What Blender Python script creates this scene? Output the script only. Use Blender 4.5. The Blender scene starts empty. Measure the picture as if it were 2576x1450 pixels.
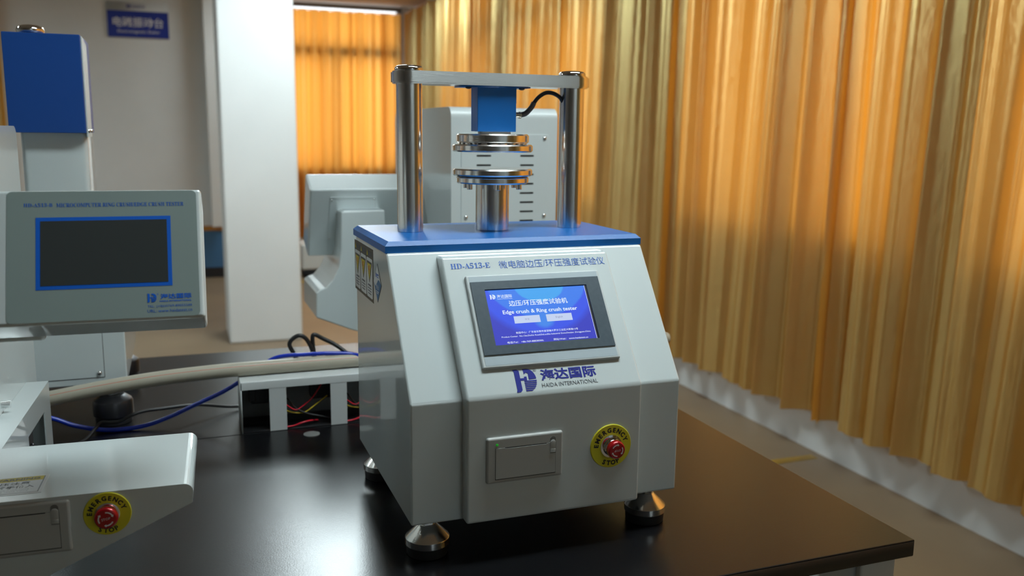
import bpy, bmesh, math, random
import numpy as np
from mathutils import Matrix, Vector

C = bpy.context.scene.collection
sc = bpy.context.scene

# ------------------------------------------------------------------ camera
F_PX, YAW, PITCH, ROLL = 2248.03, 0.3561, 0.1711, -0.0111
CAM = Vector((-0.2531, -1.035, 0.5444))
fw = Vector((math.sin(YAW)*math.cos(PITCH), math.cos(YAW)*math.cos(PITCH), -math.sin(PITCH)))
rt = Vector((math.cos(YAW), -math.sin(YAW), 0))
dn = fw.cross(rt)
r2 = rt*math.cos(ROLL) + dn*math.sin(ROLL)
d2 = -rt*math.sin(ROLL) + dn*math.cos(ROLL)
cd = bpy.data.cameras.new('camera')
cam = bpy.data.objects.new('camera', cd); C.objects.link(cam)
cam.matrix_world = Matrix(((r2.x, -d2.x, -fw.x, CAM.x), (r2.y, -d2.y, -fw.y, CAM.y), (r2.z, -d2.z, -fw.z, CAM.z), (0, 0, 0, 1)))
cd.sensor_width = 36; cd.lens = F_PX/2576*36; cd.clip_start = 0.02; cd.clip_end = 100
cd.dof.use_dof = True; cd.dof.focus_distance = 1.17; cd.dof.aperture_fstop = 5.0
sc.camera = cam

# ------------------------------------------------------------------ world and exposure
w = bpy.data.worlds.new('daylight'); sc.world = w; w.use_nodes = True
bg = w.node_tree.nodes['Background']
bg.inputs[0].default_value = (0.92, 0.96, 1.0, 1); bg.inputs[1].default_value = 3.1
sc.view_settings.view_transform = 'Standard'; sc.view_settings.look = 'None'
sc.view_settings.exposure = 0.0; sc.view_settings.gamma = 1.0
sc.view_settings.use_curve_mapping = False
LAMP = 33.0            # radiance of the ceiling panels

# ------------------------------------------------------------------ materials
def mat(name, col, rough=0.5, metal=0.0, coat=0.0, coat_r=0.05, spec=0.5, bump=None, emit=None, noise=None, aniso=None):
    m = bpy.data.materials.new(name); m.use_nodes = True
    nt = m.node_tree; b = nt.nodes['Principled BSDF']
    b.inputs['Base Color'].default_value = (*col, 1)
    b.inputs['Roughness'].default_value = rough
    b.inputs['Metallic'].default_value = metal
    b.inputs['Coat Weight'].default_value = coat
    b.inputs['Coat Roughness'].default_value = coat_r
    b.inputs['Specular IOR Level'].default_value = spec
    if emit:
        b.inputs['Emission Color'].default_value = (*emit[0], 1); b.inputs['Emission Strength'].default_value = emit[1]
    tc = nt.nodes.new('ShaderNodeTexCoord')
    if bump:
        n = nt.nodes.new('ShaderNodeTexNoise'); n.inputs['Scale'].default_value = bump[0]; n.inputs['Detail'].default_value = 3
        mp = nt.nodes.new('ShaderNodeMapping'); mp.inputs['Scale'].default_value = bump[2] if len(bump) > 2 else (1, 1, 1)
        nt.links.new(tc.outputs['Object'], mp.inputs[0]); nt.links.new(mp.outputs[0], n.inputs[0])
        bp = nt.nodes.new('ShaderNodeBump'); bp.inputs['Strength'].default_value = bump[1]; bp.inputs['Distance'].default_value = 0.001
        nt.links.new(n.outputs['Fac'], bp.inputs['Height']); nt.links.new(bp.outputs[0], b.inputs['Normal'])
    if noise:
        n = nt.nodes.new('ShaderNodeTexNoise'); n.inputs['Scale'].default_value = noise[0]; n.inputs['Detail'].default_value = 5
        mp = nt.nodes.new('ShaderNodeMapping'); mp.inputs['Scale'].default_value = noise[3] if len(noise) > 3 else (1, 1, 1)
        nt.links.new(tc.outputs['Object'], mp.inputs[0]); nt.links.new(mp.outputs[0], n.inputs[0])
        r = nt.nodes.new('ShaderNodeValToRGB')
        r.color_ramp.elements[0].position = 0.35; r.color_ramp.elements[1].position = 0.65
        r.color_ramp.elements[0].color = (*noise[1], 1); r.color_ramp.elements[1].color = (*noise[2], 1)
        nt.links.new(n.outputs['Fac'], r.inputs[0]); nt.links.new(r.outputs[0], b.inputs['Base Color'])
    return m

M = {}
M['paint'] = mat('white_enamel', (0.62, 0.68, 0.68), 0.32, coat=1.0, coat_r=0.03)
M['paint_matt'] = mat('white_plaster', (0.72, 0.74, 0.74), 0.6, noise=(1.3, (0.68, 0.70, 0.70), (0.74, 0.76, 0.76)))
M['blue'] = mat('blue_textured_paint', (0.006, 0.13, 0.44), 0.3, spec=0.38, bump=(1400, 0.25))
M['blue_flat'] = mat('blue_enamel', (0.006, 0.065, 0.30), 0.42)
M['steel'] = mat('brushed_steel', (0.82, 0.81, 0.79), 0.2, 1.0, bump=(40, 0.03, (1, 1, 40)))
M['steel_ring'] = mat('turned_steel', (0.86, 0.85, 0.83), 0.17, 1.0, bump=(60, 0.08, (1, 1, 20)))
M['chrome'] = mat('chrome', (0.72, 0.72, 0.72), 0.08, 1.0)
M['dark_steel'] = mat('blackened_steel', (0.05, 0.05, 0.055), 0.3, 0.8)
M['rubber'] = mat('black_rubber', (0.012, 0.012, 0.013), 0.55)
M['black'] = mat('black_plastic', (0.01, 0.01, 0.011), 0.4)
M['table'] = mat('black_laminate', (0.0055, 0.0055, 0.0065), 0.26, spec=0.5, bump=(420, 0.08))
M['table_edge'] = mat('black_edge_band', (0.012, 0.011, 0.010), 0.4, bump=(60, 0.3, (1, 1, 6)))
M['frame_white'] = mat('white_steel_frame', (0.55, 0.58, 0.58), 0.35)
M['grey_plastic'] = mat('pale_grey_plastic', (0.44, 0.45, 0.43), 0.4)
M['grey_dark'] = mat('grey_plastic_and_recess_shade', (0.16, 0.165, 0.16), 0.5)  # the cap's own grey, also the painted shade of the latch recess
M['bezel'] = mat('bezel_plastic', (0.56, 0.60, 0.60), 0.35)
M['silver'] = mat('silver_overlay', (0.42, 0.49, 0.53), 0.4)
M['slate'] = mat('slate_overlay', (0.075, 0.10, 0.12), 0.32, noise=(160, (0.07, 0.095, 0.115), (0.08, 0.107, 0.128)))
M['overlay'] = mat('grey_green_overlay', (0.25, 0.31, 0.295), 0.38)
M['overlay_blue'] = mat('blue_print_frame', (0.004, 0.12, 0.62), 0.4)
M['dark_glass'] = mat('dark_screen_glass', (0.045, 0.052, 0.053), 0.25)
M['ink_blue'] = mat('blue_ink', (0.01, 0.11, 0.50), 0.45)
M['ink_navy'] = mat('navy_ink', (0.012, 0.02, 0.27), 0.4)
M['ink_black'] = mat('black_ink', (0.012, 0.012, 0.012), 0.5)
M['ink_grey'] = mat('grey_ink', (0.10, 0.11, 0.13), 0.5)
M['ink_pale'] = mat('pale_print', (0.75, 0.75, 0.75), 0.5)
M['yellow'] = mat('yellow_plastic', (0.66, 0.60, 0.02), 0.45)
M['yellow_print'] = mat('yellow_print', (0.62, 0.50, 0.03), 0.5)
M['sticker_white'] = mat('white_sticker', (0.66, 0.68, 0.68), 0.35)
M['sticker_dark'] = mat('dark_sticker', (0.045, 0.045, 0.04), 0.35)
M['red'] = mat('red_anodised', (0.45, 0.004, 0.01), 0.22, 0.35, coat=0.8, coat_r=0.05)
M['red_print'] = mat('red_print', (0.5, 0.03, 0.02), 0.4)
M['green'] = mat('green_indicator', (0.01, 0.25, 0.02), 0.2, emit=((0.03, 0.5, 0.03), 0.25))
M['cream'] = mat('cream_spacer', (0.62, 0.58, 0.47), 0.5)
M['brass'] = mat('nickel_brass', (0.5, 0.45, 0.34), 0.3, 1.0)
M['heatshrink'] = mat('grey_sleeve', (0.10, 0.10, 0.10), 0.5)
M['hose'] = mat('blue_hose_plastic', (0.004, 0.03, 0.42), 0.25, coat=0.3)
M['pipe'] = mat('beige_pvc', (0.42, 0.39, 0.31), 0.35)
M['red_line'] = mat('red_line_print', (0.55, 0.10, 0.06), 0.5)
M['wire_red'] = mat('red_wire', (0.55, 0.01, 0.03), 0.35)
M['wire_yellow'] = mat('yellow_wire', (0.5, 0.38, 0.02), 0.4)
M['floor'] = mat('brown_floor_paint', (0.18, 0.12, 0.07), 0.42, noise=(2.2, (0.20, 0.143, 0.09), (0.245, 0.175, 0.105)))
M['ceiling'] = mat('ceiling_paint', (0.46, 0.44, 0.40), 0.8)
M['rear_wall'] = mat('rear_wall_paint', (0.40, 0.41, 0.41), 0.7)  # tone darkened so the unseen walls bounce less light onto upright faces
M['dado_blue'] = mat('blue_dado_paint', (0.05, 0.16, 0.33), 0.5)
M['orange_rail'] = mat('orange_rail_paint', (0.5, 0.22, 0.04), 0.5)
M['baseboard'] = mat('dark_baseboard', (0.015, 0.016, 0.02), 0.5)
M['frame_alu'] = mat('window_frame_aluminium', (0.12, 0.10, 0.08), 0.5)
M['tape'] = mat('yellow_floor_tape', (0.50, 0.30, 0.02), 0.5)
M['lamp'] = mat('lit_diffuser', (0.8, 0.8, 0.8), 0.5, emit=((0.83, 0.97, 1.0), LAMP))
M['lamp_frame'] = mat('lamp_frame_white', (0.7, 0.7, 0.7), 0.4)
M['sign_blue'] = mat('sign_blue', (0.012, 0.035, 0.30), 0.45)

def emission(name, col, s):
    m = bpy.data.materials.new(name); m.use_nodes = True; nt = m.node_tree; nt.nodes.clear()
    e = nt.nodes.new('ShaderNodeEmission'); e.inputs[0].default_value = (*col, 1); e.inputs[1].default_value = s
    o = nt.nodes.new('ShaderNodeOutputMaterial'); nt.links.new(e.outputs[0], o.inputs[0]); return m
M['lit_white'] = emission('lit_screen_white', (0.80, 0.90, 1.0), 1.0)
M['lit_button'] = emission('lit_screen_button', (0.56, 0.66, 0.88), 1.0)
M['lit_grey'] = emission('lit_screen_grey', (0.25, 0.28, 0.45), 1.0)

def screen_mat():
    m = bpy.data.materials.new('lit_lcd_picture'); m.use_nodes = True; nt = m.node_tree
    b = nt.nodes['Principled BSDF']; b.inputs['Base Color'].default_value = (0.01, 0.01, 0.02, 1); b.inputs['Roughness'].default_value = 0.3
    tc = nt.nodes.new('ShaderNodeTexCoord')
    nz = nt.nodes.new('ShaderNodeTexNoise'); nz.inputs['Scale'].default_value = 260; nz.inputs['Detail'].default_value = 4
    nt.links.new(tc.outputs['Object'], nz.inputs[0])
    add = nt.nodes.new('ShaderNodeVectorMath'); add.operation = 'MULTIPLY_ADD'
    nt.links.new(nz.outputs['Color'], add.inputs[0]); add.inputs[1].default_value = (0.002, 0.002, 0); nt.links.new(tc.outputs['Object'], add.inputs[2])
    def disc(cx, cy, rx, ry, soft):
        mp = nt.nodes.new('ShaderNodeMapping'); mp.vector_type = 'POINT'
        mp.inputs['Location'].default_value = (-cx/rx, -cy/ry, 0); mp.inputs['Scale'].default_value = (1/rx, 1/ry, 0)
        nt.links.new(add.outputs[0], mp.inputs[0])
        ln = nt.nodes.new('ShaderNodeVectorMath'); ln.operation = 'LENGTH'; nt.links.new(mp.outputs[0], ln.inputs[0])
        mr = nt.nodes.new('ShaderNodeMapRange'); mr.inputs['From Min'].default_value = 1+soft; mr.inputs['From Max'].default_value = 1-soft
        nt.links.new(ln.outputs['Value'], mr.inputs[0]); return mr.outputs[0]
    prev = None
    base = (0.045, 0.055, 0.56)
    for (args, col) in (((0.19, 0.155, 0.085, 0.075, 0.06), (0.045, 0.10, 0.86)),
                        ((0.192, 0.160, 0.072, 0.056, 0.02), (0.05, 0.22, 0.90)),
                        ((0.195, 0.149, 0.035, 0.0225, 0.03), (0.06, 0.40, 0.93)),
                        ((0.192, 0.099, 0.013, 0.0105, 0.25), (0.06, 0.26, 0.88))):
        mx = nt.nodes.new('ShaderNodeMix'); mx.data_type = 'RGBA'
        nt.links.new(disc(*args), mx.inputs[0])
        if prev is None: mx.inputs[6].default_value = (*base, 1)
        else: nt.links.new(prev, mx.inputs[6])
        mx.inputs[7].default_value = (*col, 1); prev = mx.outputs[2]
    nt.links.new(prev, b.inputs['Emission Color']); b.inputs['Emission Strength'].default_value = 0.9
    return m
M['screen'] = screen_mat()

def curtain_mat(name, thin, tcol):
    m = bpy.data.materials.new(name); m.use_nodes = True; nt = m.node_tree
    b = nt.nodes['Principled BSDF']; out = nt.nodes['Material Output']
    b.inputs['Roughness'].default_value = 0.6; b.inputs['Specular IOR Level'].default_value = 0.2
    gl = nt.nodes.new('ShaderNodeBsdfAnisotropic'); gl.inputs['Color'].default_value = (0.88, 0.74, 0.34, 1)
    gl.inputs['Roughness'].default_value = 0.30; gl.inputs['Anisotropy'].default_value = 0.55; gl.inputs['Rotation'].default_value = 0.0
    tg = nt.nodes.new('ShaderNodeTangent'); tg.direction_type = 'UV_MAP'; nt.links.new(tg.outputs[0], gl.inputs['Tangent'])
    m1 = nt.nodes.new('ShaderNodeMixShader'); m1.inputs[0].default_value = 0.42
    nt.links.new(b.outputs[0], m1.inputs[1]); nt.links.new(gl.outputs[0], m1.inputs[2])
    tc = nt.nodes.new('ShaderNodeTexCoord')
    n = nt.nodes.new('ShaderNodeTexNoise'); n.inputs['Scale'].default_value = 7; n.inputs['Detail'].default_value = 6
    mp = nt.nodes.new('ShaderNodeMapping'); mp.inputs['Scale'].default_value = (1, 1, 0.5)
    nt.links.new(tc.outputs['Object'], mp.inputs[0]); nt.links.new(mp.outputs[0], n.inputs[0])
    r = nt.nodes.new('ShaderNodeValToRGB'); r.color_ramp.elements[0].position = 0.3; r.color_ramp.elements[1].position = 0.7
    r.color_ramp.elements[0].color = (0.36, 0.22, 0.05, 1); r.color_ramp.elements[1].color = (0.44, 0.29, 0.08, 1)
    nt.links.new(n.outputs['Fac'], r.inputs[0]); nt.links.new(r.outputs[0], b.inputs['Base Color'])
    n2 = nt.nodes.new('ShaderNodeTexNoise'); n2.inputs['Scale'].default_value = 55; n2.inputs['Detail'].default_value = 3
    mp2 = nt.nodes.new('ShaderNodeMapping'); mp2.inputs['Scale'].default_value = (1, 1, 0.35)
    nt.links.new(tc.outputs['Object'], mp2.inputs[0]); nt.links.new(mp2.outputs[0], n2.inputs[0])
    bp = nt.nodes.new('ShaderNodeBump'); bp.inputs['Strength'].default_value = 0.35; bp.inputs['Distance'].default_value = 0.004
    nt.links.new(n2.outputs['Fac'], bp.inputs['Height']); nt.links.new(bp.outputs[0], b.inputs['Normal']); nt.links.new(bp.outputs[0], gl.inputs['Normal'])
    t = nt.nodes.new('ShaderNodeBsdfTranslucent'); t.inputs[0].default_value = (*tcol, 1)
    mx = nt.nodes.new('ShaderNodeMixShader'); mx.inputs[0].default_value = thin
    nt.links.new(m1.outputs[0], mx.inputs[1]); nt.links.new(t.outputs[0], mx.inputs[2]); nt.links.new(mx.outputs[0], out.inputs[0])
    return m
M['curtain'] = curtain_mat('gold_satin', 0.26, (1.0, 0.36, 0.035))
M['curtain_backlit'] = curtain_mat('backlit_gold_satin', 0.50, (1.0, 0.42, 0.07))  # copy of the satin, colour and transmission raised to paint a stronger backlight glow

# ------------------------------------------------------------------ helpers
ID = Matrix.Identity(4)
def frame(o, u, v, n):
    u, v, n = Vector(u).normalized(), Vector(v).normalized(), Vector(n).normalized()
    return Matrix(((u.x, v.x, n.x, o[0]), (u.y, v.y, n.y, o[1]), (u.z, v.z, n.z, o[2]), (0, 0, 0, 1)))

def link(name, bm, m, parent=None, mw=ID, smooth=True, wn=False, ang=38):
    bm.transform(mw)
    me = bpy.data.meshes.new(name)
    if smooth:
        for f in bm.faces: f.smooth = True
        for e in bm.edges:
            if len(e.link_faces) == 2 and e.calc_face_angle(0) > math.radians(ang): e.smooth = False
    bm.to_mesh(me); bm.free()
    o = bpy.data.objects.new(name, me); C.objects.link(o)
    me.materials.append(m)
    if parent: o.parent = parent
    if wn:
        md = o.modifiers.new('wn', 'WEIGHTED_NORMAL'); md.keep_sharp = True
    return o

def tag(o, label=None, cat=None, group=None, kind=None):
    if label: o['label'] = label
    if cat: o['category'] = cat
    if group: o['group'] = group
    if kind: o['kind'] = kind
    return o

def thing(name, label, cat, loc=(0, 0, 0), rz=0, group=None):
    o = bpy.data.objects.new(name, None); C.objects.link(o)
    o.location = loc; o.rotation_euler = (0, 0, rz); o.empty_display_size = 0.05
    return tag(o, label, cat, group)

def bev(bm, d, seg=3, sel=None):
    if d <= 0: return bm
    es = [e for e in bm.edges if (sel is None or sel(e))]
    bmesh.ops.bevel(bm, geom=es, offset=d, segments=seg, affect='EDGES', profile=0.5, clamp_overlap=True)
    return bm

def add_box(bm, x0, x1, y0, y1, z0, z1):
    v = [bm.verts.new(p) for p in ((x0, y0, z0), (x1, y0, z0), (x1, y1, z0), (x0, y1, z0), (x0, y0, z1), (x1, y0, z1), (x1, y1, z1), (x0, y1, z1))]
    for f in ((0, 3, 2, 1), (4, 5, 6, 7), (0, 1, 5, 4), (1, 2, 6, 5), (2, 3, 7, 6), (3, 0, 4, 7)): bm.faces.new([v[i] for i in f])
    return bm

def boxm(x0, x1, y0, y1, z0, z1, d=0, seg=3, sel=None):
    return bev(add_box(bmesh.new(), x0, x1, y0, y1, z0, z1), d, seg, sel)

def box(name, m, parent, x0, x1, y0, y1, z0, z1, d=0, mw=ID, seg=3, sel=None):
    return link(name, boxm(x0, x1, y0, y1, z0, z1, d, seg, sel), m, parent, mw, wn=d > 0)

def prismm(pts, a, b, ax='x', d=0, seg=3, sel=None):
    """pts in the plane across ax, extruded from a to b"""
    bm = bmesh.new()
    def P(p, t):
        return {'x': (t, p[0], p[1]), 'y': (p[0], t, p[1]), 'z': (p[0], p[1], t)}[ax]
    A = [bm.verts.new(P(p, a)) for p in pts]; B = [bm.verts.new(P(p, b)) for p in pts]
    n = len(pts)
    bm.faces.new(A); bm.faces.new(B[::-1])
    for i in range(n): bm.faces.new((A[i], B[i], B[(i+1) % n], A[(i+1) % n]))
    bmesh.ops.recalc_face_normals(bm, faces=bm.faces)
    return bev(bm, d, seg, sel)

def round_poly(pts, rs, n=6):
    out = []
    k = len(pts)
    for i in range(k):
        r = rs[i] if isinstance(rs, (list, tuple)) else rs
        p = Vector(pts[i]); a = (Vector(pts[i-1])-p); b = (Vector(pts[(i+1) % k])-p)
        if r <= 0: out.append(tuple(p)); continue
        an = a.normalized(); bn = b.normalized(); ang = an.angle(bn)/2
        t = min(r/math.tan(ang), a.length*0.49, b.length*0.49); rr = t*math.tan(ang)
        c = p+(an+bn).normalized()*(rr/math.sin(ang))
        s = p+an*t-c; e = p+bn*t-c; tot = s.angle(e); sg = 1 if s.cross(e) > 0 else -1
        for j in range(n+1):
            q = Matrix.Rotation(sg*tot*j/n, 2) @ s + c
            out.append((q.x, q.y))
    return out

def lathem(prof, seg=48):
    bm = bmesh.new(); rings = []
    for r, z in prof:
        if r < 1e-6: rings.append([bm.verts.new((0, 0, z))])
        else: rings.append([bm.verts.new((r*math.cos(2*math.pi*i/seg), r*math.sin(2*math.pi*i/seg), z)) for i in range(seg)])
    for a, b in zip(rings[:-1], rings[1:]):
        for i in range(seg):
            j = (i+1) % seg
            if len(a) == 1 and len(b) == 1: continue
            if len(a) == 1: bm.faces.new((a[0], b[j], b[i]))
            elif len(b) == 1: bm.faces.new((a[i], a[j], b[0]))
            else: bm.faces.new((a[i], a[j], b[j], b[i]))
    for r_ in (rings[0], rings[-1]):
        if len(r_) > 1: bm.faces.new(r_)
    bmesh.ops.recalc_face_normals(bm, faces=bm.faces)
    return bm

def lathe(name, m, parent, prof, loc=(0, 0, 0), mw=None, seg=48, ang=32):
    return link(name, lathem(prof, seg), m, parent, (mw if mw is not None else ID) @ Matrix.Translation(loc), ang=ang)

def spline(pts, n=10):
    P = [Vector(p) for p in pts]; P = [2*P[0]-P[1]]+P+[2*P[-1]-P[-2]]; out = []
    for i in range(1, len(P)-2):
        for j in range(n):
            t = j/n
            out.append(0.5*((2*P[i])+(-P[i-1]+P[i+1])*t+(2*P[i-1]-5*P[i]+4*P[i+1]-P[i+2])*t*t+(-P[i-1]+3*P[i]-3*P[i+1]+P[i+2])*t**3))
    out.append(P[-2]); return out

def add_tube(bm, pts, r, seg=12):
    up = Vector((0.3, 0.2, 1)).normalized(); rings = []
    for i, p in enumerate(pts):
        t = (pts[min(i+1, len(pts)-1)]-pts[max(i-1, 0)]).normalized()
        up = (up-t*up.dot(t)).normalized(); s = t.cross(up)
        rings.append([bm.verts.new(p+(up*math.cos(a)+s*math.sin(a))*r) for a in [2*math.pi*k/seg for k in range(seg)]])
    for a, b in zip(rings[:-1], rings[1:]):
        for i in range(seg): bm.faces.new((a[i], b[i], b[(i+1) % seg], a[(i+1) % seg]))
    bm.faces.new(rings[0]); bm.faces.new(rings[-1][::-1])
    bmesh.ops.recalc_face_normals(bm, faces=bm.faces)
    return bm

def tube(name, m, parent, pts, r, seg=12, n=8):
    return link(name, add_tube(bmesh.new(), spline(pts, n), r, seg), m, parent, ang=50)

def polym(polys, thick=0.0003):
    bm = bmesh.new()
    for p in polys:
        A = [bm.verts.new((x, y, 0)) for x, y in p]; B = [bm.verts.new((x, y, thick)) for x, y in p]
        bm.faces.new(A[::-1]); bm.faces.new(B)
        for i in range(len(p)): bm.faces.new((A[i], A[(i+1) % len(p)], B[(i+1) % len(p)], B[i]))
    bmesh.ops.recalc_face_normals(bm, faces=bm.faces)
    bmesh.ops.triangulate(bm, faces=[f for f in bm.faces if len(f.verts) > 4])
    return bm

def poly(name, m, parent, polys, mw=ID, thick=0.0003):
    return link(name, polym(polys, thick), m, parent, mw, smooth=False)

def rect(x0, x1, y0, y1): return [(x0, y0), (x1, y0), (x1, y1), (x0, y1)]

_tx = {}
def glyphs(s, bold=0.0, shear=0.0):
    key = (s, bold, shear)
    if key in _tx: return _tx[key]
    cu = bpy.data.curves.new('t', 'FONT'); cu.body = s; cu.size = 1; cu.offset = bold; cu.shear = shear
    cu.resolution_u = 2; cu.extrude = 0.0
    o = bpy.data.objects.new('t', cu); C.objects.link(o)
    dg = bpy.context.evaluated_depsgraph_get(); me = bpy.data.meshes.new_from_object(o.evaluated_get(dg))
    v = np.array([tuple(q.co) for q in me.vertices]) if len(me.vertices) else np.zeros((1, 3))
    f = [tuple(p.vertices) for p in me.polygons]
    bpy.data.objects.remove(o); bpy.data.curves.remove(cu); bpy.data.meshes.remove(me)
    _tx[key] = (v, f); return v, f

def serif(s):
    out = ''
    for c in s:
        if 'A' <= c <= 'Z': out += chr(0x1D400+ord(c)-65)
        elif 'a' <= c <= 'z': out += chr(0x1D41A+ord(c)-97)
        elif '0' <= c <= '9': out += chr(0x1D7CE+ord(c)-48)
        else: out += c
    return out

def text(s, m, parent, mw, x0, x1, y0, y1, n=0.0, bold=0.0, shear=0.0, rot=0, name='lettering'):
    """letters stretched to fill the box x0..x1, y0..y1 of the frame mw, n above it"""
    v, f = glyphs(s, bold, shear)
    lo, hi = v.min(0), v.max(0)
    q = (v-lo)/np.maximum(hi-lo, 1e-6); q[:, 2] = 0
    if rot: q[:, :2] = 1-q[:, :2]
    bm = bmesh.new()
    vs = [bm.verts.new((x0+a[0]*(x1-x0), y0+a[1]*(y1-y0), n)) for a in q]
    for p in f:
        try: bm.faces.new([vs[i] for i in p])
        except ValueError: pass
    return link(name, bm, m, parent, mw, smooth=False)

def arc_text(s, m, parent, mw, cx, cy, R, h, a0, a1, n, flip=False, bold=0.02, name='lettering'):
    bm = bmesh.new(); k = len(s)
    for i, ch in enumerate(s):
        v, f = glyphs(ch, bold)
        lo, hi = v.min(0), v.max(0)
        sc_ = h/0.73; x = (v[:, 0]-(lo[0]+hi[0])/2)*sc_; y = v[:, 1]*sc_
        a = math.radians(a0+(a1-a0)*i/(k-1))
        if flip: rr = R-y if False else R; 
        vs = []
        for px, py in zip(x, y):
            if flip: ux, uy = math.cos(a+math.pi/2), math.sin(a+math.pi/2); ox, oy = -math.cos(a), -math.sin(a)
            else: ux, uy = math.cos(a-math.pi/2), math.sin(a-math.pi/2); ox, oy = math.cos(a), math.sin(a)
            bx, by = cx+R*math.cos(a), cy+R*math.sin(a)
            vs.append(bm.verts.new((bx+ux*px+ox*py, by+uy*px+oy*py, n)))
        for p in f:
            try: bm.faces.new([vs[q] for q in p])
            except ValueError: pass
    return link(name, bm, m, parent, mw, smooth=False)

def logo(m, parent, mw, x0, x1, y0, y1, n=0.0003):
    """the H and D emblem: bar with serif flags, cross stroke, D with cut stripes"""
    sx, sy = x1-x0, y1-y0
    T = lambda pts: [(x0+a*sx, y0+b*sy) for a, b in pts]
    P = [T([(0.0, 1), (0.20, 1), (0.29, 0.93), (0.29, 0.60), (0.46, 0.60), (0.46, 0.66), (0.58, 0.66), (0.58, 0.50), (0.29, 0.50), (0.29, 0.08), (0.20, 0), (0.02, 0), (0.06, 0.1), (0.06, 0.9)])]
    top = [(0.44, 1.0), (0.62, 1.0)]
    for i in range(0, 10):
        a = math.radians(88-i*9.5); top.append((0.60+0.40*math.cos(a), 0.52+0.48*math.sin(a)))
    top += [(0.66, 0.52), (0.66, 0.80), (0.58, 0.84), (0.48, 0.76), (0.48, 0.92)]
    P.append(T(top))
    for k in range(6):
        yb = 0.43-k*0.082; yt = yb+0.055
        f = lambda y: 0.60+0.40*math.sqrt(max(0.02, 1-((y-0.50)/0.50)**2))
        P.append(T([(0.44+0.0*k, yb), (f(yb), yb), (f(yt), yt), (0.44, yt)]))
    return poly('logo', m, parent, P, mw @ Matrix.Translation((0, 0, n)), 0.0001)

# ------------------------------------------------------------------ room
FZ, CZ = -0.75, 1.84
XR, YB, YS = 2.18, 8.6, 7.3
XL, YF = -5.0, -5.5
def struct(name, m, bm, parent=None): 
    o = link(name, bm, m, parent, smooth=False)
    if parent is None: o['kind'] = 'structure'
    return o
struct('floor', M['floor'], boxm(XL-0.2, XR+0.2, YF-0.2, YB+0.2, FZ-0.1, FZ))
struct('ceiling', M['ceiling'], boxm(XL-0.2, XR+0.2, YF-0.2, YB+0.2, CZ, CZ+0.1))
SILL = 0.13
def wall_with_windows(name, along, c0, c1, a0, a1, wins, z1=CZ):
    bm = bmesh.new()
    def seg(u0, u1, z0, zz):
        if along == 'y': add_box(bm, c0, c1, u0, u1, z0, zz)
        else: add_box(bm, u0, u1, c0, c1, z0, zz)
    seg(a0, a1, FZ, SILL)
    u = a0
    for (p, q) in wins: seg(u, p, SILL, z1); u = q
    seg(u, a1, SILL, z1)
    return struct(name, M['paint_matt'], bm)
RW = [(-0.7, 1.08), (1.32, 2.86), (3.75, 5.35), (5.65, 7.15)]
wall_with_windows('wall_right', 'y', XR, XR+0.2, YF, YB, RW)
BW = [(0.6, 2.04)]
wall_with_windows('wall_back', 'x', YB, YB+0.2, 0.45, XR+0.2, BW)
struct('wall_alcove', M['paint_matt'], boxm(0.38, 0.45, YS, YB+0.2, FZ, CZ))
ww = struct('wall_partition', M['paint_matt'], boxm(XL, 0.38, YS, YS+0.1, FZ, CZ))
struct('wall_left', M['rear_wall'], boxm(XL-0.2, XL, YF, YS+0.1, FZ, CZ))
struct('wall_front', M['rear_wall'], boxm(XL-0.2, XR+0.2, YF-0.2, YF, FZ, CZ))
struct('trim_1', M['orange_rail'], boxm(-1.2, 0.38, YS-0.03, YS, -0.33, -0.29))
struct('trim_2', M['dado_blue'], boxm(-1.2, 0.38, YS-0.02, YS, -0.66, -0.33))
struct('baseboard_partition', M['baseboard'], boxm(-4.2, 0.38, YS-0.03, YS, FZ, -0.66))
struct('trim_3', M['paint_matt'], boxm(0.0, 0.09, YS-0.14, YS-0.031, -0.29, CZ, 0.006))
def window(name, along, c, u0, u1):
    bm = bmesh.new()
    def bar(a, b, z0, z1):
        if along == 'y': add_box(bm, c-0.03, c+0.04, a, b, z0, z1)
        else: add_box(bm, a, b, c-0.03, c+0.04, z0, z1)
    t = 0.045
    bar(u0, u0+t, SILL, CZ); bar(u1-t, u1, SILL, CZ); bar(u0+t, u1-t, SILL, SILL+t); bar(u0+t, u1-t, CZ-0.04, CZ)
    bar(u0+t, u1-t, 1.31, 1.42)
    n = max(1, round((u1-u0)/0.75))
    for i in range(1, n): 
        u = u0+(u1-u0)*i/n; bar(u-0.02, u+0.02, SILL+t, 1.33)
    f = link('window_frame', bm, M['frame_alu'], None, smooth=False)
    f.name = name; f['kind'] = 'structure'
for i, (a, b) in enumerate(RW): window('window_%d' % (i+1), 'y', XR, a, b)
window('window_6', 'x', YB, *BW[0])
struct('wall_column', M['paint_matt'], boxm(-0.006, 0.432, 4.58, 5.02, FZ, CZ, 0.012))

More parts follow.
